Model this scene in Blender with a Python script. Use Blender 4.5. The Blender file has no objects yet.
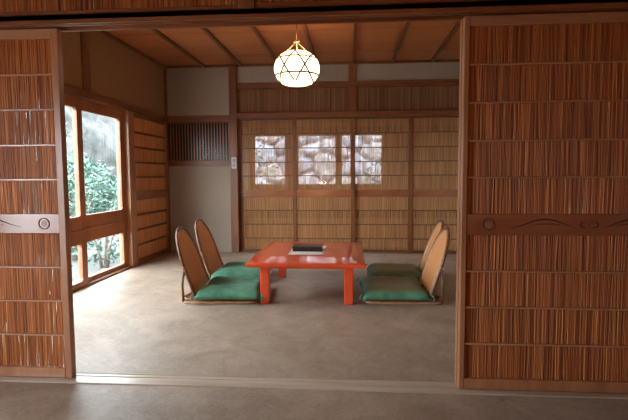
import bpy, math, random
from mathutils import Vector, Matrix, noise
R = random.Random(7)
sc = bpy.context.scene
COL = sc.collection
PI = math.pi

# ------------------------------------------------------------------ mesh builder
class MB:
    def __init__(s): s.v = []; s.f = []; s.smooth = []
    def face(s, idx, sm=False): s.f.append(idx); s.smooth.append(sm)
    def box(s, x0, x1, y0, y1, z0, z1, b=0.0):
        if x1 < x0: x0, x1 = x1, x0
        if y1 < y0: y0, y1 = y1, y0
        if z1 < z0: z0, z1 = z1, z0
        if b <= 0:
            n = len(s.v)
            s.v += [(x, y, z) for z in (z0, z1) for y in (y0, y1) for x in (x0, x1)]
            for q in ((0,2,3,1),(4,5,7,6),(0,1,5,4),(2,6,7,3),(0,4,6,2),(1,3,7,5)): s.face([n+i for i in q])
            return s
        b = min(b, (x1-x0)*.45, (y1-y0)*.45, (z1-z0)*.45)
        X = ((x0, x1), (y0, y1), (z0, z1))
        idx = {}
        for i in (0,1):
            for j in (0,1):
                for k in (0,1):
                    for ax in range(3):
                        p = []
                        for a, c in enumerate((i, j, k)):
                            e = X[a][c]
                            if a != ax: e += b if c == 0 else -b
                            p.append(e)
                        idx[(i,j,k,ax)] = len(s.v); s.v.append(tuple(p))
        for ax in range(3):
            o = [a for a in range(3) if a != ax]
            for c in (0,1):
                q = []
                for (p, r) in ((0,0),(1,0),(1,1),(0,1)):
                    t = [0,0,0]; t[ax] = c; t[o[0]] = p; t[o[1]] = r
                    q.append(idx[tuple(t)+(ax,)])
                s.face(q)
        for ax in range(3):
            o = [a for a in range(3) if a != ax]
            for p in (0,1):
                for r in (0,1):
                    t0 = [0,0,0]; t0[o[0]] = p; t0[o[1]] = r
                    t1 = t0[:]; t1[ax] = 1
                    s.face([idx[tuple(t0)+(o[0],)], idx[tuple(t1)+(o[0],)], idx[tuple(t1)+(o[1],)], idx[tuple(t0)+(o[1],)]])
        for i in (0,1):
            for j in (0,1):
                for k in (0,1): s.face([idx[(i,j,k,a)] for a in range(3)])
        return s
    def tube(s, pts, rad, n=8, closed=False, caps=True):
        pts = [Vector(p) for p in pts]; m = len(pts)
        rads = rad if isinstance(rad, (list, tuple)) else [rad]*m
        up = None; rings = []
        for i, p in enumerate(pts):
            if closed: t = pts[(i+1) % m] - pts[i-1]
            else: t = pts[min(i+1, m-1)] - pts[max(i-1, 0)]
            t.normalize()
            if up is None:
                up = Vector((0,0,1)) if abs(t.z) < .9 else Vector((1,0,0))
            a = up - t*up.dot(t)
            if a.length < 1e-5: a = t.orthogonal()
            a.normalize(); b = t.cross(a); up = a
            ring = []
            for k in range(n):
                w = 2*PI*k/n
                q = p + (a*math.cos(w) + b*math.sin(w))*rads[i]
                ring.append(len(s.v)); s.v.append(tuple(q))
            rings.append(ring)
        for i in range(m if closed else m-1):
            A, B = rings[i], rings[(i+1) % m]
            for k in range(n): s.face([A[k], A[(k+1)%n], B[(k+1)%n], B[k]], True)
        if caps and not closed:
            s.face(rings[0][::-1]); s.face(rings[-1])
        return s
    def ribbon(s, pts, nor, w, th, closed=False):      # flat strip: width along (tangent x normal)
        m = len(pts); rings = []
        P = [Vector(p) for p in pts]
        for i in range(m):
            t = (P[(i+1)%m]-P[i-1]) if closed else (P[min(i+1,m-1)]-P[max(i-1,0)])
            t.normalize(); n = Vector(nor[i]).normalized(); b = t.cross(n).normalized()
            r = []
            for (u, q) in ((-1,0),(1,0),(1,1),(-1,1)):
                r.append(len(s.v)); s.v.append(tuple(P[i] + b*u*w/2 + n*q*th))
            rings.append(r)
        for i in range(m if closed else m-1):
            A, B = rings[i], rings[(i+1)%m]
            for k in range(4): s.face([A[k], A[(k+1)%4], B[(k+1)%4], B[k]])
        return s
    def lathe(s, prof, c=(0,0,0), n=48):
        rings = []
        for (r, z) in prof:
            ring = []
            for k in range(n):
                w = 2*PI*k/n
                ring.append(len(s.v)); s.v.append((c[0]+r*math.cos(w), c[1]+r*math.sin(w), c[2]+z))
            rings.append(ring)
        for i in range(len(rings)-1):
            A, B = rings[i], rings[i+1]
            for k in range(n): s.face([A[k], A[(k+1)%n], B[(k+1)%n], B[k]], True)
        return s
    def map(s, fn):
        s.v = [fn(*p) for p in s.v]; return s
    def build(s, name, mat, parent=None, fix=True):
        me = bpy.data.meshes.new(name); me.from_pydata(s.v, [], s.f)
        me.polygons.foreach_set('use_smooth', s.smooth)
        me.materials.append(mat); me.update()
        if fix:
            import bmesh
            bm = bmesh.new(); bm.from_mesh(me); bmesh.ops.recalc_face_normals(bm, faces=bm.faces); bm.to_mesh(me); bm.free()
        o = bpy.data.objects.new(name, me); COL.objects.link(o)
        if parent: o.parent = parent
        return o

def tag(o, label=None, cat=None, group=None, kind=None):
    if label: o['label'] = label
    if cat: o['category'] = cat
    if group: o['group'] = group
    if kind: o['kind'] = kind
    return o
def empty(name, loc=(0,0,0), rz=0, label=None, cat=None, group=None, kind=None):
    o = bpy.data.objects.new(name, None); COL.objects.link(o)
    o.location = loc; o.rotation_euler = (0,0,rz); o.empty_display_size = .1
    return tag(o, label, cat, group, kind)
def struct(name, mb, mat, parent=None):
    o = mb.build(name, mat, parent)
    if not parent: o['kind'] = 'structure'
    return o
def bx(name, mat, *a, b=0.0, parent=None): return struct(name, MB().box(*a, b=b), mat, parent)
def copy_tree(o, parent=None):
    c = o.copy(); COL.objects.link(c)
    if parent: c.parent = parent
    for ch in list(o.children): copy_tree(ch, c)
    return c

# ------------------------------------------------------------------ materials
def mat(name, rough=.5, spec=.5):
    m = bpy.data.materials.new(name); m.use_nodes = True
    nt = m.node_tree; p = nt.nodes['Principled BSDF']
    p.inputs['Roughness'].default_value = rough
    p.inputs['Specular IOR Level'].default_value = spec
    return m, nt, p
def ramp(nt, stops):
    r = nt.nodes.new('ShaderNodeValToRGB'); e = r.color_ramp.elements
    while len(e) < len(stops): e.new(.5)
    for q, (pos, c) in zip(e, stops): q.position = pos; q.color = (*c, 1)
    return r
def mapped(nt, scale, kind='Object', rot=(0,0,0)):
    tc = nt.nodes.new('ShaderNodeTexCoord'); mp = nt.nodes.new('ShaderNodeMapping')
    mp.inputs['Scale'].default_value = scale; mp.inputs['Rotation'].default_value = rot
    nt.links.new(tc.outputs[kind], mp.inputs['Vector']); return mp
def bump(nt, p, src, strength=.2, dist=.01):
    b = nt.nodes.new('ShaderNodeBump'); b.inputs['Strength'].default_value = strength; b.inputs['Distance'].default_value = dist
    nt.links.new(src, b.inputs['Height']); nt.links.new(b.outputs['Normal'], p.inputs['Normal'])
def noise_mat(name, c0, c1, scale=(8,8,8), rough=.5, detail=4, bs=0., spec=.5, lo=.35, hi=.65, dist=0.):
    m, nt, p = mat(name, rough, spec)
    mp = mapped(nt, scale); n = nt.nodes.new('ShaderNodeTexNoise'); n.inputs['Detail'].default_value = detail
    n.inputs['Scale'].default_value = 1.0; n.inputs['Distortion'].default_value = dist
    nt.links.new(mp.outputs[0], n.inputs['Vector'])
    r = ramp(nt, [(lo, c0), (hi, c1)]); nt.links.new(n.outputs['Fac'], r.inputs[0])
    nt.links.new(r.outputs[0], p.inputs['Base Color'])
    if bs: bump(nt, p, n.outputs['Fac'], bs)
    return m
def island_mat(name, stops, grain=(40,40,3), rough=.45, spec=.5, mixf=.35, bs=.1):
    """colour differs from one strip/board to the next, with a grain inside each"""
    m, nt, p = mat(name, rough, spec)
    g = nt.nodes.new('ShaderNodeNewGeometry')
    mp = mapped(nt, grain); n = nt.nodes.new('ShaderNodeTexNoise'); n.inputs['Scale'].default_value = 1.0; n.inputs['Detail'].default_value = 3
    nt.links.new(mp.outputs[0], n.inputs['Vector'])
    a = nt.nodes.new('ShaderNodeMath'); a.operation = 'MULTIPLY_ADD'; a.inputs[1].default_value = 1-mixf; 
    b = nt.nodes.new('ShaderNodeMath'); b.operation = 'MULTIPLY'; b.inputs[1].default_value = mixf
    nt.links.new(g.outputs['Random Per Island'], a.inputs[0]); nt.links.new(n.outputs['Fac'], b.inputs[0]); nt.links.new(b.outputs[0], a.inputs[2])
    r = ramp(nt, stops); nt.links.new(a.outputs[0], r.inputs[0]); nt.links.new(r.outputs[0], p.inputs['Base Color'])
    if bs: bump(nt, p, n.outputs['Fac'], bs, .003)
    return m

M = {}
M['wood'] = noise_mat('red_brown_wood', (.14,.046,.016), (.245,.087,.029), (14,14,2.2), .42, 5, .08)
M['wood_x'] = noise_mat('red_brown_wood_along_x', (.14,.046,.016), (.245,.087,.029), (2.2,14,14), .42, 5, .08)
M['wood_y'] = noise_mat('red_brown_wood_along_y', (.14,.046,.016), (.245,.087,.029), (14,2.2,14), .42, 5, .08)
M['wood_window'] = noise_mat('window_wood', (.25,.082,.03), (.38,.138,.053), (12,4,4), .38, 5, .06)
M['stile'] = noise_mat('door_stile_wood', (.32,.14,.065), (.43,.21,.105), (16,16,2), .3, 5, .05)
M['rail'] = noise_mat('door_rail_wood', (.38,.19,.10), (.48,.26,.15), (2,16,16), .26, 5, .05)
M['pull_board'] = noise_mat('door_pull_board', (.25,.085,.04), (.34,.125,.06), (2,14,10), .2, 5, .03, .8)
M['carved'] = noise_mat('carved_dark', (.02,.01,.006), (.04,.015,.01), (10,10,10), .6)
M['reed'] = island_mat('reed', [(0,(.12,.032,.009)),(.35,(.31,.10,.028)),(.7,(.46,.165,.05)),(1,(.66,.29,.10))], (30,30,5), .42, .5, .3)
M['reed_lit'] = island_mat('lit_reed', [(0,(.36,.13,.04)),(.5,(.58,.25,.08)),(1,(.72,.36,.13))], (30,30,5), .38, .5, .3)  # reed colour brightened to stand in for light on the left wall screen
M['reed_brown'] = island_mat('brown_reed', [(0,(.12,.052,.022)),(.5,(.27,.125,.055)),(1,(.44,.23,.115))], (30,30,5), .5, .4, .3)  # darker brown reed for the rear transoms
M['reed_back'] = island_mat('back_reed', [(0,(.27,.115,.038)),(.5,(.50,.245,.092)),(1,(.70,.39,.165))], (30,30,5), .45, .4, .3)
M['plaster'] = noise_mat('sand_plaster', (.34,.285,.225), (.37,.31,.245), (60,60,60), .9, 6, .05, .2)
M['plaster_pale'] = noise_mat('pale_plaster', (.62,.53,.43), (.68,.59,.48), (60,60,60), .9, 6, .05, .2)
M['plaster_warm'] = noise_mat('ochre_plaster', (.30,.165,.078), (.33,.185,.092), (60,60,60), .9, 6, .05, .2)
M['plaster_dark'] = noise_mat('dark_plaster', (.13,.09,.06), (.17,.12,.08), (20,20,20), .9, 6, .1, .2)
M['ceiling'] = island_mat('ceiling_board', [(0,(.32,.105,.036)),(.5,(.43,.155,.055)),(1,(.54,.21,.078))], (2.5,22,22), .42, .4, .55)
M['ceiling_edge'] = noise_mat('ceiling_batten', (.13,.045,.02), (.2,.075,.033), (14,2.2,14), .42, 5)
M['black'] = noise_mat('black_lacquer', (.006,.006,.007), (.012,.012,.012), (20,20,20), .35)
M['paper'] = noise_mat('printed_paper', (.7,.66,.64), (.86,.84,.82), (30,30,30), .6)
M['paper_print'] = noise_mat('printed_band', (.18,.07,.06), (.42,.3,.26), (60,60,60), .6)
M['white_plastic'] = noise_mat('white_plastic', (.5,.5,.5), (.58,.58,.57), (9,9,9), .4)
M['grey_plastic'] = noise_mat('grey_plastic', (.22,.22,.22), (.27,.27,.27), (9,9,9), .4)
M['string'] = noise_mat('tan_string', (.5,.3,.16), (.62,.4,.22), (50,50,50), .7)
M['cord'] = noise_mat('brown_cord', (.08,.03,.015), (.12,.05,.02), (50,50,50), .6)
M['bamboo_dark'] = noise_mat('lantern_bamboo', (.05,.028,.014), (.08,.045,.022), (30,30,30), .5)
M['rattan'] = noise_mat('dark_rattan', (.12,.045,.02), (.22,.085,.04), (30,30,30), .33, 4, .1)
M['rattan_light'] = noise_mat('pale_rattan', (.36,.20,.10), (.5,.3,.17), (30,30,30), .35, 4, .1)
M['rail_dark'] = noise_mat('rear_rail_wood', (.10,.04,.018), (.17,.07,.03), (2,16,16), .4, 5, .05)
M['track'] = noise_mat('worn_track', (.42,.33,.25), (.54,.44,.345), (2,16,16), .3, 5, .03)
M['brass'] = noise_mat('worn_pull', (.22,.10,.06), (.3,.15,.09), (30,30,30), .35)
M['leaf'] = island_mat('garden_leaf', [(0,(.03,.07,.05)),(.5,(.06,.12,.09)),(1,(.105,.165,.132))], (9,9,9), .5, .3, .2, 0)
M['leaf_pale'] = island_mat('pale_leaf', [(0,(.03,.032,.028)),(.5,(.055,.054,.05)),(1,(.09,.083,.078))], (9,9,9), .6, .3, .2, 0)
M['bark'] = noise_mat('bark', (.14,.10,.08), (.28,.22,.19), (18,18,4), .8, 5, .3)
M['gravel'] = noise_mat('pale_gravel', (.07,.075,.068), (.14,.14,.135), (25,25,25), .9, 6, .4)
M['bounce_slab'] = noise_mat('pale_bounce_slab', (.55,.54,.52), (.66,.65,.63), (6,6,6), .8, 6, .1)  # pale colour for the added slab that bounces light
M['hill'] = noise_mat('wooded_slope', (.02,.024,.022), (.06,.058,.055), (2.2,2.2,2.2), .95, 8, .3)
M['rock'] = noise_mat('rock', (.07,.07,.065), (.14,.135,.125), (5,5,5), .9, 6, .4)

def floor_mat(name, c0, c1, c2, rough):
    m, nt, p = mat(name, rough, .45)
    mp = mapped(nt, (1.0,1.0,1.0))
    n = nt.nodes.new('ShaderNodeTexNoise'); n.inputs['Scale'].default_value = 3.2; n.inputs['Detail'].default_value = 8; n.inputs['Roughness'].default_value = .62; n.inputs['Distortion'].default_value = .8
    w = nt.nodes.new('ShaderNodeTexNoise'); w.inputs['Scale'].default_value = 26; w.inputs['Detail'].default_value = 4; w.inputs['Distortion'].default_value = 2.2
    f = nt.nodes.new('ShaderNodeTexNoise'); f.inputs['Scale'].default_value = 190; f.inputs['Detail'].default_value = 2
    for q in (n, w, f): nt.links.new(mp.outputs[0], q.inputs['Vector'])
    a = nt.nodes.new('ShaderNodeMath'); a.operation = 'MULTIPLY_ADD'; a.inputs[1].default_value = .55
    b = nt.nodes.new('ShaderNodeMath'); b.operation = 'MULTIPLY_ADD'; b.inputs[1].default_value = .35
    c = nt.nodes.new('ShaderNodeMath'); c.operation = 'MULTIPLY'; c.inputs[1].default_value = .22
    nt.links.new(f.outputs['Fac'], c.inputs[0]); nt.links.new(w.outputs['Fac'], b.inputs[0]); nt.links.new(c.outputs[0], b.inputs[2])
    nt.links.new(n.outputs['Fac'], a.inputs[0]); nt.links.new(b.outputs[0], a.inputs[2])
    r = ramp(nt, [(.38, c0), (.55, c1), (.74, c2)]); nt.links.new(a.outputs[0], r.inputs[0]); nt.links.new(r.outputs[0], p.inputs['Base Color'])
    bump(nt, p, b.outputs[0], .35, .004)
    return m
M['floor'] = floor_mat('woven_floor', (.215,.158,.112), (.33,.255,.19), (.45,.36,.28), .5)

def lacquer():
    m, nt, p = mat('vermilion_lacquer', .35, .25)
    mp = mapped(nt, (3,12,12)); n = nt.nodes.new('ShaderNodeTexNoise'); n.inputs['Scale'].default_value = 1; n.inputs['Detail'].default_value = 4
    nt.links.new(mp.outputs[0], n.inputs['Vector'])
    r = ramp(nt, [(.3,(.72,.072,.02)),(.7,(.80,.092,.027))]); nt.links.new(n.outputs['Fac'], r.inputs[0]); nt.links.new(r.outputs[0], p.inputs['Base Color'])
    p.inputs['Coat Weight'].default_value = 1.0; p.inputs['Coat Roughness'].default_value = .03
    return m
M['lacquer'] = lacquer()
def velvet(name='green_velvet', patch=False):
    m, nt, p = mat(name, .75, .2)
    mp = mapped(nt, (9,9,9)); n = nt.nodes.new('ShaderNodeTexNoise'); n.inputs['Scale'].default_value = 1; n.inputs['Detail'].default_value = 5
    nt.links.new(mp.outputs[0], n.inputs['Vector'])
    r = ramp(nt, [(.3,(.045,.15,.09)),(.7,(.115,.30,.19))]); nt.links.new(n.outputs['Fac'], r.inputs[0]); nt.links.new(r.outputs[0], p.inputs['Base Color'])
    if patch:                      # olive middle with the green left round the rim
        tc = nt.nodes.new('ShaderNodeTexCoord'); sx = nt.nodes.new('ShaderNodeSeparateXYZ'); nt.links.new(tc.outputs['Object'], sx.inputs[0])
        prev = None
        for ax, lim in (('X', .225), ('Y', .262)):
            ab = nt.nodes.new('ShaderNodeMath'); ab.operation = 'ABSOLUTE'; nt.links.new(sx.outputs[ax], ab.inputs[0])
            mr = nt.nodes.new('ShaderNodeMapRange'); mr.inputs['From Min'].default_value = lim-.025; mr.inputs['From Max'].default_value = lim+.025
            mr.inputs['To Min'].default_value = 1; mr.inputs['To Max'].default_value = 0; nt.links.new(ab.outputs[0], mr.inputs['Value'])
            if prev:
                mu = nt.nodes.new('ShaderNodeMath'); mu.operation = 'MULTIPLY'; nt.links.new(prev, mu.inputs[0]); nt.links.new(mr.outputs[0], mu.inputs[1]); prev = mu.outputs[0]
            else: prev = mr.outputs[0]
        mx = nt.nodes.new('ShaderNodeMix'); mx.data_type = 'RGBA'; nt.links.new(prev, mx.inputs[0])
        nt.links.new(r.outputs[0], mx.inputs[6]); mx.inputs[7].default_value = (.16,.115,.035,1); nt.links.new(mx.outputs[2], p.inputs['Base Color'])
    p.inputs['Sheen Weight'].default_value = .25; p.inputs['Sheen Roughness'].default_value = .5; p.inputs['Sheen Tint'].default_value = (.5,.9,.72,1)
    bump(nt, p, n.outputs['Fac'], .5, .02)
    return m
M['velvet'] = velvet(); M['velvet_olive'] = velvet('olive_green_velvet', True)
def woven():
    m, nt, p = mat('woven_cane', .45, .4)
    mp = mapped(nt, (1,1,1))
    c = nt.nodes.new('ShaderNodeTexChecker'); c.inputs['Scale'].default_value = 70
    c.inputs['Color1'].default_value = (.66,.31,.125,1); c.inputs['Color2'].default_value = (.54,.24,.09,1)
    nt.links.new(mp.outputs[0], c.inputs['Vector']); nt.links.new(c.outputs['Color'], p.inputs['Base Color'])
    bump(nt, p, c.outputs['Fac'], .2, .002)
    return m
M['woven'] = woven()
def glass(name='window_glass', ro=.02, k=.9, k0=.04):
    m = bpy.data.materials.new(name); m.use_nodes = True; nt = m.node_tree; nt.nodes.clear()
    o = nt.nodes.new('ShaderNodeOutputMaterial'); t = nt.nodes.new('ShaderNodeBsdfTransparent'); g = nt.nodes.new('ShaderNodeBsdfGlossy')
    g.inputs['Roughness'].default_value = ro; t.inputs['Color'].default_value = (.94,.96,.96,1)
    fr = nt.nodes.new('ShaderNodeLayerWeight'); fr.inputs['Blend'].default_value = .5
    pw = nt.nodes.new('ShaderNodeMath'); pw.operation = 'POWER'; pw.inputs[1].default_value = 5
    ma = nt.nodes.new('ShaderNodeMath'); ma.operation = 'MULTIPLY_ADD'; ma.inputs[1].default_value = k; ma.inputs[2].default_value = k0
    nt.links.new(fr.outputs['Facing'], pw.inputs[0]); nt.links.new(pw.outputs[0], ma.inputs[0])
    mx = nt.nodes.new('ShaderNodeMixShader'); nt.links.new(ma.outputs[0], mx.inputs[0]); nt.links.new(t.outputs[0], mx.inputs[1]); nt.links.new(g.outputs[0], mx.inputs[2])
    nt.links.new(mx.outputs[0], o.inputs['Surface']); return m
M['glass'] = glass(); M['glass_dull'] = glass('dull_glass', .12, .1, .004)
def lantern_paper():
    m = bpy.data.materials.new('lit_paper'); m.use_nodes = True; nt = m.node_tree; p = nt.nodes['Principled BSDF']
    p.inputs['Base Color'].default_value = (.8,.75,.65,1); p.inputs['Roughness'].default_value = .8
    p.inputs['Emission Color'].default_value = (1,.74,.44,1); p.inputs['Emission Strength'].default_value = LANT
    return m
LANT = 3.3
M['lit_paper'] = lantern_paper()
def rock_wall_mat():
    m, nt, p = mat('garden_stone', .9, .2)
    at = nt.nodes.new('ShaderNodeAttribute'); at.attribute_name = 'tint'
    mp = mapped(nt, (6,6,6)); n = nt.nodes.new('ShaderNodeTexNoise'); n.inputs['Scale'].default_value = 1; n.inputs['Detail'].default_value = 7
    nt.links.new(mp.outputs[0], n.inputs['Vector'])
    r = ramp(nt, [(.3,(.45,.42,.38)),(.65,(1,1,1))]); nt.links.new(n.outputs['Fac'], r.inputs[0])
    mx = nt.nodes.new('ShaderNodeMix'); mx.data_type = 'RGBA'; mx.blend_type = 'MULTIPLY'; mx.inputs[0].default_value = 1
    nt.links.new(at.outputs['Color'], mx.inputs[6]); nt.links.new(r.outputs[0], mx.inputs[7]); nt.links.new(mx.outputs[2], p.inputs['Base Color'])
    return m
M['stone'] = rock_wall_mat()

# ------------------------------------------------------------------ dimensions
XL, XR, YB, ZC = -2.477, 1.66, 4.087, 2.497
FX0, FX1, FY = -2.62, 2.7, -4.3       # front room
KZ = 1.765                             # underside of the lintels

# ------------------------------------------------------------------ shell
bx('floor', M['floor'], FX0-.1, FX1+.1, FY-.1, YB+.06, -.12, 0)
# ceiling boards of the tea room
cb = MB(); y = -.06; i = 0
while y < YB:
    y2 = min(y+.455, YB+.05)
    n = len(cb.v); cb.box(XL-.1, XR+.1, y, y2+.012, ZC+.004*(i % 2), ZC+.03+.004*(i % 2)); y = y2; i += 1
struct('ceiling', cb, M['ceiling'])
bx('ceiling_front_room', M['plaster_dark'], FX0-.1, FX1+.1, FY-.1, .04, 2.53, 2.65)
bx('ceiling_roof_slab', M['plaster_dark'], FX0-.2, FX1+.1, .04, 5.2, ZC+.06, ZC+.2)
k = 1
for j in range(8):
    xc = -1.935+.4965*j
    if xc < XR: bx('trim_%d' % k, M['ceiling_edge'], xc-.017, xc+.017, .06, YB, ZC-.03, ZC+.002); k += 1
TR = [k]
def trim(m, *a, b=.004):
    o = bx('trim_%d' % TR[0], M[m], *a, b=b); TR[0] += 1; return o
# cornice round the tea room
trim('wood_y', XL, XL+.03, .06, YB, ZC-.04, ZC)
trim('wood_x', XL, XR, YB-.03, YB, ZC-.028, ZC)
# left wall of the tea room
T = .14
wl = MB(); wl.box(XL-T, XL, -.05, YB+.1, KZ+.06, ZC+.06); wl.box(XL-T, XL-.045, 3.05, YB+.1, -.1, KZ+.06); wl.box(XL-T, XL-.0, -.05, .06, -.1, KZ+.06)
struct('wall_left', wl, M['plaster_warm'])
trim('wood_y', XL-T, XL+.022, .05, YB, KZ, KZ+.072)          # lintel over the garden window
trim('wood', XL-.02, XL+.012, 2.05, 2.19, KZ+.072, ZC-.04)   # short post above it
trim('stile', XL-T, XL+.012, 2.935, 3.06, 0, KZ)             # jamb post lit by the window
trim('wood_y', XL-T, XL+.005, .06, 2.935, -.01, .022)        # sill rail
trim('wood', XL-.03, XL+.022, YB-.045, YB, 0, ZC-.03)        # corner post
# back wall: plaster
wb = MB(); B0, B1 = YB, YB+.1
wb.box(XL-.1, -1.58, B0, B1, -.1, 1.17); wb.box(XL-.1, -1.58, B0, B1, 1.84, ZC+.06)
wb.box(-1.58, XR+.1, B0, B1, 2.24, ZC+.06)
struct('wall_back', wb, M['plaster'])
trim('wood', -1.602, -1.498, YB-.05, B1+.04, 0, ZC-.02, b=.006)   # main post
trim('wood', -.022, .082, YB-.02, B1+.02, 1.86, ZC-.02)           # short post between the transoms
trim('wood_x', -1.498, XR, YB-.025, B1, 2.19, 2.252)             # beam over the transoms
trim('wood_x', -1.498, XR, YB-.05, B1+.03, 1.79, 1.862)          # lintel of the reed doors
trim('wood_x', -1.498, XR, YB-.05, B1+.03, -.012, .006, b=.002)   # sill of the reed doors
trim('wood_x', XL, -1.602, YB-.012, B1, 1.75, 1.842)             # lattice window frame, head
trim('wood_x', XL, -1.602, YB-.012, B1, 1.165, 1.246)            # lattice window frame, sill
# right wall
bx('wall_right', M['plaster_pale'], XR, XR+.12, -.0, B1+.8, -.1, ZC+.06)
trim('wood', XR-.11, XR, YB-.05, B1, 0, ZC-.02)

# reeds: real slats, six-sided, each section between two rails on its own
def reeds(x0, x1, z0, z1, y, pitch, dia, rng, ragged=.006, gap=.06, sides=6, lean=.0012):
    mb = MB(); x = x0+pitch/2
    while x < x1-pitch*.3:
        if rng.random() > gap:
            r = dia/2*rng.uniform(.78, 1.18); dx = rng.uniform(-.12,.12)*pitch; l = rng.gauss(0, lean); yy = y+rng.uniform(-.0012,.0012)
            a0 = z0-rng.uniform(0, ragged); a1 = z1+rng.uniform(0, ragged); n = len(mb.v)
            for (zz, q) in ((a0, -l), (a1, l)):
                for s_ in range(sides):
                    w = 2*PI*s_/sides
                    mb.v.append((x+dx+q+r*math.cos(w), yy+r*.8*math.sin(w), zz))
            for s_ in range(sides):
                mb.face([n+s_, n+(s_+1)%sides, n+sides+(s_+1)%sides, n+sides+s_], True)
        x += pitch
    return mb
def join(mbs):
    o = MB()
    for m in mbs:
        n = len(o.v); o.v += m.v; o.f += [[i+n for i in f] for f in m.f]; o.smooth += m.smooth
    return o

RAILS = [1.537, 1.365, 1.19, 1.019]; RAILS_LOW = [.574, .40, .222]; PB = (.748, .847)
def carving(cx, zc, y, sc_):
    """sunken wave line cut in the pull board: two long curls and a small scroll"""
    mb = MB()
    def line(p, w):
        n = len(p)
        mb.tube([(cx+a*sc_, y, zc+b*sc_) for a, b in p], [max(.0006, w*math.sin(PI*(i+.4)/(n-.2))) for i in range(n)], 6)
    def wave(s):
        line([(s*(.06+.30*t), .022*math.sin(PI*min(1,t*1.15))**1.5*(1) - .012*(1-t)*0 - .018*(1-abs(2*t-1))*0 - .016 + .02*math.sin(PI*t)) for t in [i/18 for i in range(19)]], .0034)
        line([(s*(.10+.17*t), -.006+.010*math.sin(PI*t)) for t in [i/12 for i in range(13)]], .0018)
    wave(1); wave(-1)
    for s in (1, -1):
        line([(s*(.018+.022*math.cos(t)), .014*math.sin(t)) for t in [-2.2+i*.35 for i in range(13)]], .0028)
    line([(.004*math.cos(t), .004*math.sin(t)) for t in [i*.6 for i in range(9)]], .002)
    return mb
def reed_door(name, w, h, pitch, dia, label, rng, reedmat, pull=None, carve=None, thick=.03, stile=.036, gap=.06, top=.045, bot=.052, rail_h=.0095, back_rails=False, pb=PB, rl=None, boards=(), rm='rail', sm='stile'):
    """origin: lower left corner of the front face; front faces -Y"""
    d = empty(name, kind='structure'); tag(d, label, 'sliding door')
    for a in (0, w-stile): MB().box(a, a+stile, 0, thick, 0, h, b=.003).build('stile', M[sm], d)
    MB().box(stile, w-stile, .001, thick-.001, h-top, h, b=.002).build('top_rail', M[rm], d)
    MB().box(stile, w-stile, .001, thick-.001, 0, bot, b=.002).build('bottom_rail', M[rm if rm != 'rail' else 'stile'], d)
    up, low = rl or (RAILS, RAILS_LOW)
    ys = thick*.55
    z = [h-top]+up+[pb[1], pb[0]]+low+[bot]
    sec = []
    for i in range(len(z)-1):
        if (z[i], z[i+1]) == (pb[1], pb[0]): continue
        sec.append(reeds(stile, w-stile, z[i+1]+.001, z[i]-.001, ys, pitch, dia, rng, gap=gap))
    join(sec).build('reed_panel', M[reedmat], d, fix=False)
    for q in up+low:
        r = MB(); r.box(stile-.002, w-stile+.002, .004, ys-dia*.42, q-rail_h/2, q+rail_h/2, b=.0015)
        r.box(stile-.002, w-stile+.002, ys+dia*.42, thick-.003, q-rail_h/2, q+rail_h/2, b=.0015)
        r.build('rail', M[rm], d)
    for (a, b_) in boards:
        MB().box(stile-.002, w-stile+.002, thick-.006, thick-.001, a, b_).build('dark_band_strip', M[rm], d)  # strips added to give the rear doors their darker bands
    pbd = MB().box(stile-.002, w-stile+.002, .003, thick-.003, pb[0], pb[1], b=.002).build('pull_board', M['pull_board'], d)
    if carve is not None:
        for c in carve: carving(c, (pb[0]+pb[1])/2, .0025, 1.0).build('carving', M['carved'], pbd)
    if pull is not None:
        zc = (pb[0]+pb[1])/2
        def ring(prof):
            m = MB(); m.lathe(prof, n=28); m.map(lambda x, y_, z_: (pull+x, .0035-z_, zc+y_)); return m
        fp = ring([(.030,-.001),(.030,.003),(.027,.004),(.0245,.003),(.0245,-.0005)]).build('finger_pull', M['rail_dark'], d)
        ring([(.0245,.0003),(.012,.0006),(.0001,.0006)]).build('cup', M['brass'], fp)
    return d

rg = random.Random(11)
DH = 1.755
# front doors
d1 = reed_door('door_1', 1.0, DH, .0063, .0078, 'reed sliding door with pale pull board at left edge of the photo', rg, 'reed', pull=1.0-.115, carve=(.40,), gap=0, thick=.04)
d1.location = (-1.424-1.0, .0, .006)
d2 = reed_door('door_2', 1.0, DH, .0063, .0078, 'reed sliding door with dark wave-carved pull board on the right in front', rg, 'reed', pull=.125, carve=(.58,), gap=0, thick=.036, stile=.026)
d2.location = (.521, .0, .006)
d8 = reed_door('door_8', 1.0, DH, .0063, .0078, 'rear leaf of reed door hidden behind the right-hand front door', rg, 'reed', gap=0)
d8.location = (.516, .04, .006)
# tea room rear doors: four leaves; origin front face lower-left
BR = ([1.581,1.392,1.206,1.023],[.558,.369,.18])
xs = [(-1.50,-.715),(-.765,.062),(.002,.832),(.756,1.55)]
ys_ = [YB+.035, YB-.002, YB+.035, YB-.002]
labs = ['rear reed sliding door beside the main post and light switch', 'rear reed sliding door second from the main post, behind the red table',
        'rear reed sliding door with two bright panes, right of the table', 'rear reed sliding door above the right-hand floor chairs, next to the dark stile']
for i, (a, b) in enumerate(xs):
    d = reed_door('door_%d' % (i+3), b-a, 1.783, .0074, .0053, labs[i], rg, 'reed_back', thick=.026, stile=.05 if i < 3 else .06, gap=.02, top=.018, bot=.03, rail_h=.011, pb=(.739,.833), rl=BR, rm='rail_dark', sm='wood', boards=[(1.59,1.67),(.455,.553),(.03,.06)])
    d.location = (a, ys_[i], .006)
# reed shutter on the left wall beyond the window
d7 = reed_door('door_7', 1.0, 1.755, .0075, .0074, 'reed screen on the left wall between window and corner', rg, 'reed_lit', thick=.04, gap=.0, rail_h=.026, boards=(), rm='wood')
d7.rotation_euler = (0,0,PI/2); d7.location = (XL+.005, 3.06, .006)

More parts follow.
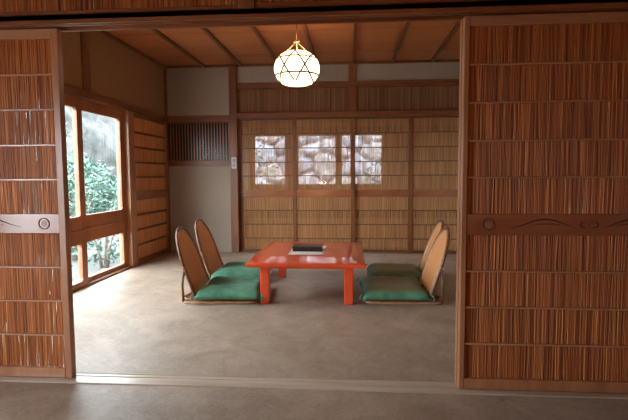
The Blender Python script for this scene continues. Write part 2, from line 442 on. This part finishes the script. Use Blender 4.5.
# transoms of reeds
def transom(name, x0, x1, z0, z1, yf, m, pitch, dia, fr, rng, label):
    t = empty(name, (x0, yf, z0), kind='structure'); tag(t, label, 'transom')
    w, h = x1-x0, z1-z0
    f = MB(); f.box(0, w, 0, .03, 0, fr, b=.002); f.box(0, w, 0, .03, h-fr, h, b=.002); f.box(0, fr, 0, .03, fr, h-fr, b=.002); f.box(w-fr, w, 0, .03, fr, h-fr, b=.002)
    f.build('frame', M['wood_x'], t)
    reeds(fr, w-fr, fr, h-fr, .014, pitch, dia, rng, gap=.03).build('reed_panel', M[m], t, fix=False)
    MB().box(.002, w-.002, .022, .03, .002, h-.002).build('backing', M['plaster_dark'], t)
    return t
transom('trim_transom_back_1', -1.498, -.022, 1.862, 2.19, YB+.01, 'reed_brown', .0085, .008, .02, rg, 'dark reed transom over the rear doors beside the main post')
transom('trim_transom_back_2', .082, 1.55, 1.862, 2.19, YB+.01, 'reed_brown', .0085, .008, .02, rg, 'dark reed transom over the rear doors, right of the short post')
# front wall: lintel, strut, transoms
tl = MB(); tl.box(FX0, FX1, -.052, -.036, KZ, 1.806); tl.box(FX0, FX1, -.02, -.008, KZ, 1.806); tl.box(FX0, FX1, .058, .075, KZ, 1.806); tl.box(FX0, FX1, -.052, .075, KZ+.018, 1.806)
o = struct('trim_%d' % TR[0], tl, M['wood_x']); TR[0] += 1
trim('wood', -.515, -.44, -.05, .03, 1.806, 2.53)
transom('trim_transom_front_1', FX0, -.515, 1.806, 2.35, -.035, 'reed', .0075, .0072, .025, rg, 'reed transom above the left front door')
transom('trim_transom_front_2', -.44, FX1, 1.806, 2.35, -.035, 'reed', .0075, .0072, .032, rg, 'reed transom above the right front door')
bx('wall_front', M['plaster_warm'], FX0-.1, FX1+.1, -.03, .05, 2.35, 2.7)
fs = MB(); fs.box(-2.64, -2.44, -.06, .05, 0, KZ); fs.box(1.522, FX1+.1, -.06, .05, 0, KZ)
struct('wall_front_ends', fs, M['plaster_dark'])
# track
tk = MB(); tk.box(FX0, FX1, -.045, .075, -.01, .003)
for (a, b) in ((-.045,-.006),(.0365,.0395),(.0705,.075)): tk.box(FX0, FX1, a, b, .002, .006, b=.0015)
o = struct('trim_%d' % TR[0], tk, M['track']); TR[0] += 1

# front room shell with its own garden window on the left
WY0, WY1, WZ0, WZ1 = -2.1, -1.12, .25, 1.5
fw_ = MB(); fw_.box(FX0-.12, FX0, FY, WY0, -.1, 2.6); fw_.box(FX0-.12, FX0, WY1, -.04, -.1, 2.6); fw_.box(FX0-.12, FX0, WY0, WY1, -.1, WZ0); fw_.box(FX0-.12, FX0, WY0, WY1, WZ1, 2.6)
struct('wall_front_room_left', fw_, M['plaster_warm'])
bx('wall_front_room_right', M['plaster_warm'], FX1, FX1+.12, FY, .1, -.1, 2.6)
bx('wall_front_room_rear', M['plaster_warm'], FX0-.1, FX1+.1, FY-.12, FY, -.1, 2.6)

# ------------------------------------------------------------------ garden window leaves
def rounded_hole_frame(y0, y1, z0, z1, holes, th, rad=.03, n=5):
    """frame slab in the YZ plane with round-cornered openings; returns MB (x from 0 to th)"""
    mb = MB()
    ycuts = (y0, holes[0][0], holes[0][1], y1)
    # stiles
    for (a, b) in ((y0, ycuts[1]), (ycuts[2], y1)): mb.box(0, th, a, b, z0, z1, b=.003)
    zs = [z0]
    for h in holes: zs += [h[2], h[3]]
    zs.append(z1)
    for i in range(0, len(zs), 2): mb.box(.001, th-.001, ycuts[1]-.002, ycuts[2]+.002, zs[i], zs[i+1], b=.003)
    for (a, b, c, d) in holes:               # corner fillets
        for (cy, cz, sy, sz) in ((a,c,1,1),(b,c,-1,1),(a,d,1,-1),(b,d,-1,-1)):
            base = len(mb.v); arc = []
            for i in range(n+1):
                w = PI/2*i/n
                arc.append((cy+sy*rad*(1-math.sin(w)), cz+sz*rad*(1-math.cos(w))))
            for x in (.002, th-.002):
                mb.v.append((x, cy-sy*.001, cz-sz*.001))
                for p in arc: mb.v.append((x, *p))
            m_ = n+2
            for i in range(1, n+1):
                mb.face([base, base+i, base+i+1]); mb.face([base+m_, base+m_+i+1, base+m_+i])
                mb.face([base+i, base+m_+i, base+m_+i+1, base+i+1])
    return mb
def window_leaf(idx, y0, y1, x, label, g0, g1):
    w = empty('window_%d' % idx, (x, 0, 0), kind='structure'); tag(w, label, 'window')
    holes = [(g0, g1, .065, .41), (g0, g1, .67, 1.66)]
    rounded_hole_frame(y0, y1, .022, KZ-.003, holes, .034).build('frame', M['wood_window'], w)
    MB().box(.034, .042, y0+.01, y1-.01, .53, .548, b=.002).build('mid_bead', M['wood_window'], w)
    for h in holes: MB().box(.012, .016, h[0]-.008, h[1]+.008, h[2]-.008, h[3]+.008).build('pane', M['glass'], w)
    return w
window_leaf(1, 1.99, 2.935, XL-.075, 'wood-framed garden window leaf nearest the corner', 2.085, 2.84)
window_leaf(2, 1.02, 2.03, XL-.035, 'wood-framed garden window leaf half hidden by the left door', 1.12, 1.94)
window_leaf(3, .06, 1.06, XL-.075, 'wood-framed garden window leaf hidden behind the left door', .16, .96)

# lattice window at the back
lw = empty('window_4', (0,YB,0), kind='structure'); tag(lw, 'dark barred lattice window in the back wall at left', 'window')
nb = 21
for j in range(nb):
    xx = XL+.055+(-1.602-.02-(XL+.055))*j/(nb-1)
    MB().box(xx-.005, xx+.005, -.004, .010, 1.24, 1.756).build('bar', M['stile'], lw)
MB().box(XL+.02, -1.602, .05, .054, 1.24, 1.756).build('pane', M['glass_dull'], lw)
MB().box(XL-.05, -1.60, .40, .44, .9, 2.0).build('dark_sheet', M['black'], lw)  # black sheet stands in for the dark space behind the bars

# ------------------------------------------------------------------ corridor behind the rear doors
CY = 5.0
bx('floor_corridor', M['wood_x'], XL-.1, XR+.1, YB+.06, CY+.1, -.12, -.002)
bx('ceiling_corridor', M['wood_x'], XL-.1, XR+.1, YB+.1, CY+.1, 2.3, 2.36)
wins = [(-1.475,-.972),(-.803,-.204),(-.145,.488)]; wz0, wz1 = .88, 1.648
wc = MB(); wc.box(XL-.1, XR+.1, CY, CY+.06, -.1, wz0); wc.box(XL-.1, XR+.1, CY, CY+.06, wz1, 2.5)
xx = XL-.1
for a, b in wins+[(XR+.1, 9)]:
    wc.box(xx, a, CY, CY+.06, wz0, wz1); xx = b
struct('wall_corridor', wc, M['stile'])
bx('wall_lattice_blocker', M['plaster_dark'], -1.60, -1.55, YB+.1, CY, -.1, 2.4)  # unseen partition added to keep the space behind the lattice dark
bx('wall_corridor_left', M['plaster_dark'], XL-.16, XL-.1, YB+.1, CY+.06, -.1, 2.4)
for i, (a, b) in enumerate(wins):
    w = empty('window_%d' % (5+i), (0,CY,0), kind='structure')
    tag(w, ['bright corridor window behind the reed door by the main post','bright corridor window behind the middle of the reed doors','bright corridor window behind the reed doors, rightmost'][i], 'window')
    f = MB()
    for q in ((a, a+.02, wz0, wz1), (b-.02, b, wz0, wz1), (a, b, wz0, wz0+.02), (a, b, wz1-.02, wz1)): f.box(q[0], q[1], -.012, .05, q[2], q[3])
    f.build('frame', M['stile'], w)
    MB().box(a+.015, b-.015, .02, .024, wz0+.015, wz1-.015).build('pane', M['glass'], w)

# ------------------------------------------------------------------ lantern
LX, LY, LZ = -.476, 2.05, 1.985
lan = empty('paper_lantern', (LX,LY,LZ), 0, 'round white paper lantern in bamboo lattice hanging from the ceiling', 'lamp')
RX, RZ = .203, .152
prof = []
for i in range(25):
    t = -.90+(1.05+.90)*i/24
    prof.append((RX*math.cos(t)**.9 if math.cos(t) > 0 else 0, RZ*math.sin(t)*1.06))
sh = MB().lathe(prof, n=48).build('paper_shade', M['lit_paper'], lan)
MB().lathe([(.112,-.118),(.114,-.128),(.107,-.138),(.06,-.139),(.001,-.139)], n=40).build('bottom_rim', M['lit_paper'], sh)
def ell(d, g=1.012):
    d = Vector(d).normalized()
    s = 1/math.sqrt((d.x/(RX*g))**2+(d.y/(RX*g))**2+(d.z/(RZ*1.06*g))**2)
    return d*s
def strip(nrm, off, wd=.013):
    nrm = Vector(nrm).normalized(); a = nrm.orthogonal().normalized(); b = nrm.cross(a); pts = []; nn = []
    for k_ in range(72):
        w = 2*PI*k_/72; c = math.sqrt(1-off*off)
        p = ell(nrm*off+(a*math.cos(w)+b*math.sin(w))*c)
        p.z = max(-.124, min(.139, p.z))
        pts.append(p); nn.append(Vector((p.x/RX**2, p.y/RX**2, p.z/RZ**2)))
    return MB().ribbon(pts, nn, wd, .003, True)
for k_ in range(6):
    w = math.radians(30+60*k_)
    strip((math.cos(w), 0, math.sin(w)), .37 if k_ not in (1, 4) else (.40 if k_ == 1 else .30)).build('bamboo_strip', M['bamboo_dark'], lan)
hub = (0,0,.236)
st = MB()
for k_ in range(3):
    w = 2*PI*k_/3+PI/2+.1
    st.tube([(.098*math.cos(w), .098*math.sin(w), .146), (.004*math.cos(w), .004*math.sin(w), .236)], .0028, 6)
st.build('hanging_strings', M['string'], lan)
MB().tube([(-.026,0,.234),(.0,0,.238),(.026,0,.243)], [.006,.009,.006], 8).build('toggle', M['string'], lan)
MB().tube([(0,0,.238),(0,0,ZC-LZ-.002)], .0045, 8).build('cord', M['cord'], lan)

# ------------------------------------------------------------------ low table
TX0, TX1, TY0, TY1, TZ = -.835, .118, 1.43, 2.66, .345
tb = empty('low_table', ((TX0+TX1)/2,(TY0+TY1)/2,0), 0, 'low red lacquered table in the middle of the room', 'table')
hx, hy = (TX1-TX0)/2, (TY1-TY0)/2
def table_top():
    mb = MB(); prof = [(0,TZ-.03),(.012,TZ-.034),(0,TZ-.028),(-.0,TZ-.008),(.006,TZ-.001),(.012,TZ)]
    ny, nx = 24, 6                     # front edge slopes down, shaped so the top mirrors the rear windows
    ys = [-hy+2*hy*j/ny for j in range(ny+1)]; xs = [-hx+2*hx*i/nx for i in range(nx+1)]
    def zt(y_): d = max(0, -hy+.38-y_); return TZ-.017*d*min(1, d/.1)
    def edge(x, y_): return x, y_
    for j, y_ in enumerate(ys):
        for x in xs: mb.v.append((x*(1-.006/hx), y_*(1-.006/hy), zt(y_)))
    m = nx+1
    for j in range(ny):
        for i in range(nx): mb.face([j*m+i, j*m+i+1, (j+1)*m+i+1, (j+1)*m+i], True)
    ring = [(0, i) for i in range(nx+1)]+[(j, nx) for j in range(1, ny+1)]+[(ny, i) for i in range(nx-1, -1, -1)]+[(j, 0) for j in range(ny-1, 0, -1)]
    prev = [j*m+i for j, i in ring]
    for (g, dz) in ((0,-.006),(0,-.024),(.006,-.030)):
        cur = []
        for (j, i) in ring:
            cur.append(len(mb.v)); mb.v.append((xs[i]*(1-g/hx), ys[j]*(1-g/hy), zt(ys[j])+dz))
        for k_ in range(len(ring)): mb.face([prev[k_], prev[(k_+1)%len(ring)], cur[(k_+1)%len(ring)], cur[k_]])
        prev = cur
    mb.face(prev[::-1]); return mb
table_top().build('table_top', M['lacquer'], tb)
ap = MB()
lx0, lx1, ly0, ly1 = -.725-tb.location.x, .022-tb.location.x, 1.485-tb.location.y, 2.545-tb.location.y
ap.box(lx0+.012, lx1-.012, ly0+.012, ly0+.032, TZ-.056, TZ-.034, b=.003); ap.box(lx0+.012, lx1-.012, ly1-.032, ly1-.012, TZ-.056, TZ-.034, b=.003)
ap.box(lx0+.012, lx0+.032, ly0+.03, ly1-.03, TZ-.056, TZ-.034, b=.003); ap.box(lx1-.032, lx1-.012, ly0+.03, ly1-.03, TZ-.056, TZ-.034, b=.003)
ap.build('apron', M['lacquer'], tb)
for (xa, s) in ((lx0, 1), (lx1, -1)):
    for (ya, q) in ((ly0, 1), (ly1, -1)):
        l = MB(); l.box(min(xa, xa+s*.07), max(xa, xa+s*.07), min(ya, ya+q*.07), max(ya, ya+q*.07), 0, TZ-.034, b=.006)
        cx, cy = xa+s*.035, ya+q*.035
        l.map(lambda x, y_, z: (cx+(x-cx)*(1.0+.12*max(0, (z-.2)/.12)), cy+(y_-cy)*(1+.12*max(0, (z-.2)/.12)), z))
        l.build('leg', M['lacquer'], tb)
# things on the table
pp = MB().box(-.155, .155, -.26, .25, 0, .0012)
pl = pp.build('paper_mat', M['paper'], None); pl.location = (-.39, 2.1, TZ); tag(pl, 'white printed paper mat under the black box on the red table', 'paper')
pr = MB()
for q in ((-.145,.145,-.25,-.244),(-.145,.145,.234,.24),(-.145,-.139,-.244,.234),(.139,.145,-.244,.234)): pr.box(q[0], q[1], q[2], q[3], .0012, .0016)
pr.build('printed_border', M['paper_print'], pl)
bk = empty('stationery_box', (-.39, 2.09, TZ+.0017), 0, 'flat black lacquer box on the paper mat on the red table', 'box')
b_ = MB(); b_.box(-.132, .132, -.085, .085, 0, .022, b=.003); b_.build('base', M['black'], bk)
MB().box(-.135, .135, -.088, .088, .0215, .047, b=.004).build('lid', M['black'], bk)
cd = MB().box(-.026, .026, -.04, .04, 0, .004, b=.001).build('folded_card', M['paper'], None)
cd.location = (-.39+.17-.036, 2.255, TZ+.0017); tag(cd, 'small white folded card behind the right end of the black box', 'card')

# ------------------------------------------------------------------ floor chairs
def arch(hw, zt, zb=.03, ins=0., n=26, shift=0.):
    pts = []; tilt = -.345; hw -= ins; top = zt-ins
    zs = top-hw*1.12
    pts.append((zb, -hw))
    for i in range(5): pts.append((zb+(zs-zb)*(i+1)/5, -hw*(1-.0*i)))
    for i in range(1, n):
        w = PI*i/n; pts.append((zs+(top-zs)*math.sin(w), -hw*math.cos(w)))
    for i in range(5): pts.append((zs-(zs-zb)*i/5, hw))
    pts.append((zb, hw))
    return [(tilt*z+shift, y_, z*1.0) for z, y_ in pts]
def make_chair(label):
    c = empty('floor_chair', (0,0,0), 0, label, 'chair', 'cane floor chairs round the low table')
    HW = .262
    MB().tube(arch(HW, .592), .0125, 8).build('back_frame', M['rattan'], c)
    MB().tube(arch(HW, .592, ins=.027, shift=.003), .009, 8).build('back_inner_frame', M['rattan_light'], c)
    pa = arch(HW, .592, .075, ins=.03); n = len(pa); m = MB()
    for sx in (.0035, -.0035):
        for p in pa: m.v.append((p[0]+sx, p[1], p[2]))
    m.face(list(range(n))); m.face(list(range(2*n-1, n-1, -1)))
    for i in range(n): m.face([i, (i+1)%n, n+(i+1)%n, n+i])
    m.build('back_panel', M['woven'], c)
    # base loops
    def loop(xr, xf, hw, z, r, mt, name):
        pts = []; rr = .07
        for (cx, cy, a0) in ((xf-rr, hw-rr, 0), (xr+rr, hw-rr, 90), (xr+rr, -hw+rr, 180), (xf-rr, -hw+rr, 270)):
            for i in range(6):
                w = math.radians(a0+90*i/5); pts.append((cx+rr*math.cos(w), cy+rr*math.sin(w), z))
        MB().tube(pts, r, 8, True).build(name, M[mt], c)
    loop(-.125, .50, .270, .0125, .0125, 'rattan_light', 'base_runner')
    loop(-.115, .49, .258, .034, .010, 'rattan', 'seat_frame')
    MB().box(-.02, .475, -.245, .245, .030, .040, b=.003).build('seat_board', M['woven'], c)
    for s in (-1, 1):
        MB().tube([(-.105, s*.262, .295), (-.118, s*.268, .16), (-.112, s*.268, .02)], .0105, 8).build('rear_strut', M['rattan'], c)
        MB().tube([(-.115, s*.262, .06), (-.06, s*.262, .085), (-.03, s*.262, .115)], .008, 8).build('brace', M['rattan'], c)
        # lashing loops where strut meets the arch
        lp = MB()
        for zz in (.275, .288, .301):
            lp.tube([(-.345*zz+.017*math.cos(w), s*.262+.017*math.sin(w), zz+.004*math.cos(w)) for w in [2*PI*i/12 for i in range(12)]], .0035, 6, True)
        lp.tube([(-.345*.29-.012, s*.268, .29), (-.345*.29-.022, s*.292, .296)], .004, 6)
        lp.build('lashing', M['rattan_light'], c)
    MB().tube([(-.107, -.262, .235), (-.135, 0, .24), (-.107, .262, .235)], .0085, 8).build('rear_bar', M['rattan'], c)
    return c
def make_cushion(label):
    hx_, hy_, t = .274, .316, .088; n = 24
    mb = MB()
    def h(u, v):
        a = max(0, 1-abs(u)**4.5)*max(0, 1-abs(v)**4.5); return a**.42
    for sgn in (1, -1):
        base = len(mb.v)
        for i in range(n+1):
            for j in range(n+1):
                u = -1+2*i/n; v = -1+2*j/n
                pu = 1-.035*(1-abs(v)**2)*0; 
                x = hx_*u*(1-.045*(1-v*v)*abs(u)**3); y_ = hy_*v*(1-.045*(1-u*u)*abs(v)**3)
                wr = .004*noise.noise(Vector((u*3, v*3, 1.7*sgn)))
                sag = .010*math.exp(-(u*u+v*v)*2.2)
                z = t/2 + sgn*(t/2*h(u, v))*(1 if sgn > 0 else .8) + (wr-sag if sgn > 0 else 0)*h(u, v)
                z -= .042*max(abs(u), abs(v))**7
                mb.v.append((x, y_, z))
        for i in range(n):
            for j in range(n):
                q = [base+i*(n+1)+j, base+(i+1)*(n+1)+j, base+(i+1)*(n+1)+j+1, base+i*(n+1)+j+1]
                mb.face(q if sgn > 0 else q[::-1], True)
    o = mb.build('floor_cushion', M['velvet'], None)
    import bmesh
    bm = bmesh.new(); bm.from_mesh(o.data); bmesh.ops.remove_doubles(bm, verts=bm.verts, dist=.0004); bmesh.ops.recalc_face_normals(bm, faces=bm.faces); bm.to_mesh(o.data); bm.free()
    tag(o, label, 'cushion', 'green cushions on the floor chairs')
    # four corner tassels
    for sx in (-1, 1):
        for sy in (-1, 1):
            MB().tube([(sx*hx_*.985, sy*hy_*.985, t/2), (sx*(hx_+.012), sy*(hy_+.010), t/2-.012), (sx*(hx_+.016), sy*(hy_+.016), t/2-.034)], [.004,.006,.007], 6).build('tassel', M['velvet'], o)
    return o
spots = [((-1.257,1.72),4,'cane floor chair nearest the garden window, left front of the table','plump green cushion on the left front floor chair'),
         ((-1.335,2.46),2,'cane floor chair left of the table, nearer the rear doors','green cushion on the left rear floor chair'),
         ((.612,1.80),181,'cane floor chair right of the table, nearest the camera','dark green cushion with olive middle on the right front floor chair'),
         ((.685,2.44),178,'cane floor chair right of the table, nearer the rear doors','dark green cushion with olive middle on the right rear floor chair')]
proto = make_chair(spots[0][2]); cproto = make_cushion(spots[0][3])
for i, (p, a, lab, cl) in enumerate(spots):
    o = proto if i == 0 else copy_tree(proto)
    o.location = (p[0], p[1], 0); o.rotation_euler = (0,0,math.radians(a)); o['label'] = lab
    q = cproto if i == 0 else copy_tree(cproto)
    off = .25
    q.location = (p[0]+off*math.cos(math.radians(a)), p[1]+off*math.sin(math.radians(a)), .046)
    q.rotation_euler = (0,0,math.radians(a)); q['label'] = cl
    if i == 2: olive = cproto.data.copy(); olive.materials[0] = M['velvet_olive']
    if i >= 2: q.data = olive

# light switch on the main post
sw = empty('light_switch', (-1.545, YB-.05, 1.205), 0, 'small pale light switch on the main post', 'switch')
MB().box(-.033, .033, -.012, 0, -.075, .075, b=.003).build('plate', M['white_plastic'], sw)
MB().box(-.018, .018, -.017, -.011, .002, .055, b=.002).build('rocker', M['grey_plastic'], sw)
MB().box(-.018, .018, -.016, -.011, -.055, -.008, b=.002).build('rocker', M['grey_plastic'], sw)

# ------------------------------------------------------------------ garden
gr = MB(); gr.box(-40, XL-T, -20, 30, -.5, -.28); gr.box(XL-T, 20, CY+.06, 30, -.5, -.28)
struct('ground_garden', gr, M['gravel'])
bx('ground_bounce_slab', M['bounce_slab'], -7, FX0-.13, -6, -.2, -.3, -.2)  # unseen pale slab added to whiten reflections in the left front door
def foliage(n, rx, ry, rz, zc, size, rng, shell=.55):
    mb = MB()
    for _ in range(n):
        d = Vector((rng.gauss(0,1), rng.gauss(0,1), rng.gauss(0,1))).normalized()
        s = shell+(1-shell)*rng.random()
        s *= 1+.22*noise.noise(d*2.3+Vector((rx*7, ry*3, zc)))
        p = Vector((d.x*rx*s, d.y*ry*s, zc+d.z*rz*s))
        a = Vector((rng.gauss(0,1), rng.gauss(0,1), rng.gauss(0,.7))).normalized()
        b = a.cross(Vector((rng.gauss(0,1), rng.gauss(0,1), rng.gauss(0,1)))).normalized()
        c = a.cross(b); L = size*rng.uniform(.7,1.35); W = L*.42; k0 = len(mb.v)
        for q in (p-a*L*.5, p+b*W*.5+c*W*.12, p+a*L*.5, p-b*W*.5+c*W*.12): mb.v.append(tuple(q))
        mb.face([k0,k0+1,k0+2]); mb.face([k0,k0+2,k0+3])
    return mb
def shrub(loc, rx, ry, h, n, size, m, label, group, rng, name='garden_shrub', trunk=.25, cat='shrub'):
    s = empty(name, (loc[0], loc[1], -.28), 0, label, cat, group)
    foliage(n, rx, ry, (h-trunk)/2, trunk+(h-trunk)/2, size, rng).build('foliage', M[m], s, fix=False)
    st = MB()
    for k_ in range(5):
        w = rng.uniform(0, 2*PI); e = Vector((math.cos(w)*rx*.45, math.sin(w)*ry*.45, h*rng.uniform(.6,.85)))
        st.tube([(math.cos(w)*.04, math.sin(w)*.04, 0), (e.x*.4, e.y*.4, e.z*.5), tuple(e)], [.022+.008*h,.016+.006*h,.006], 6)
    st.build('stem', M['bark'], s); return s
gl = random.Random(5)
sh_spots = [((-4.3,4.9),.65,.7,1.5,'low leafy shrub outside the garden window, nearest the glass'),
            ((-5.3,6.6),.85,.85,1.75,'round green shrub seen through the larger pane'),
            ((-6.9,8.6),1.0,1.0,2.0,'tall green shrub behind the round one outside the window'),
            ((-4.8,8.5),.72,.72,1.6,'green shrub at the far right of the garden view'),
            ((-7.2,5.3),.95,.9,1.7,'green shrub at the left of the garden view')]
for (p, rx, ry, h, lab) in sh_spots:
    shrub(p, rx, ry, h, int(1500*rx*ry*h)+500, .11, 'leaf', lab, 'shrubs outside the garden window', gl)
for (p, rx, ry, h, lab) in [((-9.6,10.6),1.5,1.5,4.6,'pale thin-leaved tree behind the shrubs, right in the garden view'), ((-10.0,7.0),1.5,1.5,4.4,'pale thin-leaved tree behind the shrubs, left in the garden view')]:
    shrub(p, rx, ry, h, 2600, .12, 'leaf_pale', lab, 'trees outside the garden window', gl, 'garden_tree', 1.2, 'tree')
for (p, s_, lab) in [((-3.0,3.2),.15,'grey garden rock nearest the lower window pane'), ((-3.1,3.55),.12,'small grey garden rock beside the larger one'), ((-2.95,3.8),.13,'small grey garden rock by the wall')]:
    mb = MB(); mb.lathe([(max(.001,s_*math.cos(t)), s_*.7*math.sin(t)) for t in [-PI/2+PI*i/14 for i in range(15)]], n=24)
    mb.map(lambda x, y_, z: tuple(Vector((x,y_,z))*(1+.35*noise.noise(Vector((x,y_,z))*3/s_*.4+Vector((s_*50,0,0))))))
    o = mb.build('garden_rock', M['rock'], None); o.location = (p[0], p[1], -.28+s_*.45); tag(o, lab, 'rock', 'rocks outside the garden window')
for (p, rx, ry, h, lab) in [((-3.5,4.25),.5,.42,.75,'low spreading plant nearest the lower window pane'), ((-3.75,3.2),.48,.45,.7,'low spreading plant at the left of the lower pane'), ((-3.4,5.3),.42,.42,.8,'low spreading plant by the outer wall corner')]:
    shrub(p, rx, ry, h, 520, .075, 'leaf', lab, 'low plants outside the garden window', gl, 'low_plant', .06, 'plant')
# wooded slope far behind
hs = MB(); nx, nz = 60, 30
for i in range(nx+1):
    for j in range(nz+1):
        y_ = 3+30*i/nx; z = -.6+9*j/nz
        hs.v.append((-13-.45*z-1.0*noise.noise(Vector((y_*.5, z*.5, 3)))-.5*noise.noise(Vector((y_*1.7, z*1.7, 9))), y_, z))
for i in range(nx):
    for j in range(nz):
        a = i*(nz+1)+j; hs.face([a, a+nz+1, a+nz+2, a+1], True)
struct('ground_wooded_slope', hs, M['hill'])
# stone retaining wall behind the corridor windows
vr = random.Random(21)
pts = []
for i in range(15):
    for j in range(9):
        pts.append((-3.8+i*.56+vr.uniform(-.22,.22)+(j%2)*.28, -.3+j*.36+vr.uniform(-.13,.13), vr.uniform(.72,1.0), vr.random()))
sw_ = MB(); NX, NZ = 200, 76; cols = []
for i in range(NX+1):
    for j in range(NZ+1):
        x = -3.5+7.5*i/NX; z = -.4+3.2*j/NZ
        wx = x+.12*noise.noise(Vector((x*2.3, z*2.3, 0))); wz = z+.12*noise.noise(Vector((x*2.3, z*2.3, 7)))
        ds = sorted(((wx-p[0])**2+1.7*(wz-p[1])**2, k_) for k_, p in enumerate(pts))[:2]
        e = math.sqrt(ds[1][0])-math.sqrt(ds[0][0]); p = pts[ds[0][1]]
        dep = .17*min(1, e/.15)**.5
        sw_.v.append((x, 7.2-dep+.28*z+.02*noise.noise(Vector((x*6, z*6, 3))), z))
        w = p[3]; b = p[2]
        cols.append((b*(.26+.05*w), b*(.27), b*(.325-.07*w)))
for i in range(NX):
    for j in range(NZ):
        a = i*(NZ+1)+j; sw_.face([a, a+NZ+1, a+NZ+2, a+1], True)
so = struct('wall_garden_stone', sw_, M['stone'])
at = so.data.color_attributes.new('tint', 'FLOAT_COLOR', 'POINT')
for i, c in enumerate(cols): at.data[i].color = (*c, 1)
for (p, h, lab) in [((-1.7,6.3),1.9,'small bush outside the corridor window by the main post'), ((.6,6.5),1.7,'small bush outside the rightmost corridor window')]:
    shrub(p, .45, .4, h, 260, .08, 'leaf', lab, 'bushes behind the corridor', gl, trunk=.7)

# ------------------------------------------------------------------ light
w = bpy.data.worlds.new('overcast_sky'); sc.world = w; w.use_nodes = True
bg = w.node_tree.nodes['Background']; bg.inputs['Color'].default_value = (.85,.93,1,1); bg.inputs['Strength'].default_value = 18.5
def portal(name, loc, rot, sx, sy):
    l = bpy.data.lights.new(name, 'AREA'); l.shape = 'RECTANGLE'; l.size = sx; l.size_y = sy; l.cycles.is_portal = True
    o = bpy.data.objects.new(name, l); COL.objects.link(o); o.location = loc; o.rotation_euler = rot
portal('window_light_portal', (XL-T-.02, 1.5, .9), (0,-PI/2,0), 1.8, 2.9)
portal('front_window_light_portal', (FX0-.14, (WY0+WY1)/2, (WZ0+WZ1)/2), (0,-PI/2,0), WZ1-WZ0, WY1-WY0)
portal('corridor_light_portal', (-.5, CY+.08, 1.26), (-PI/2,0,0), 2.1, .8)

bl = bpy.data.lights.new('lantern_bulb', 'POINT'); bl.energy = 34; bl.color = (1,.6,.3); bl.shadow_soft_size = .04
bo = bpy.data.objects.new('lantern_bulb', bl); COL.objects.link(bo); bo.location = (LX, LY, LZ+.02)
ll = bpy.data.lights.new('front_room_lamp', 'POINT'); ll.energy = 34; ll.color = (1,.42,.17); ll.shadow_soft_size = .14
lo = bpy.data.objects.new('front_room_lamp', ll); COL.objects.link(lo); lo.location = (-.9,-3.3,.75)
# ------------------------------------------------------------------ camera
pitch, yaw, roll = (math.radians(a) for a in (4.2055, 4.3387, -.3172))
C = Vector((0, -2.2949, 1.0421))
fw = Vector((-math.sin(yaw)*math.cos(pitch), math.cos(yaw)*math.cos(pitch), -math.sin(pitch)))
r0 = Vector((math.cos(yaw), math.sin(yaw), 0)); u0 = r0.cross(fw)
r = r0*math.cos(roll)+u0*math.sin(roll); u = u0*math.cos(roll)-r0*math.sin(roll)
cam = bpy.data.cameras.new('camera'); cam.sensor_width = 36; cam.lens = 480/628*36; cam.clip_start = .02
co = bpy.data.objects.new('camera', cam); COL.objects.link(co)
co.matrix_world = Matrix(((r.x,u.x,-fw.x,C.x),(r.y,u.y,-fw.y,C.y),(r.z,u.z,-fw.z,C.z),(0,0,0,1)))
sc.camera = co
vs = sc.view_settings; sc.display_settings.display_device = 'sRGB'
vs.view_transform = 'Standard'; vs.look = 'None'; vs.gamma = 1; vs.exposure = .3; vs.use_curve_mapping = False
sc.cycles.use_denoising = True
sc.cycles.max_bounces = 10; sc.cycles.transparent_max_bounces = 16
sc.cycles.sample_clamp_indirect = 6
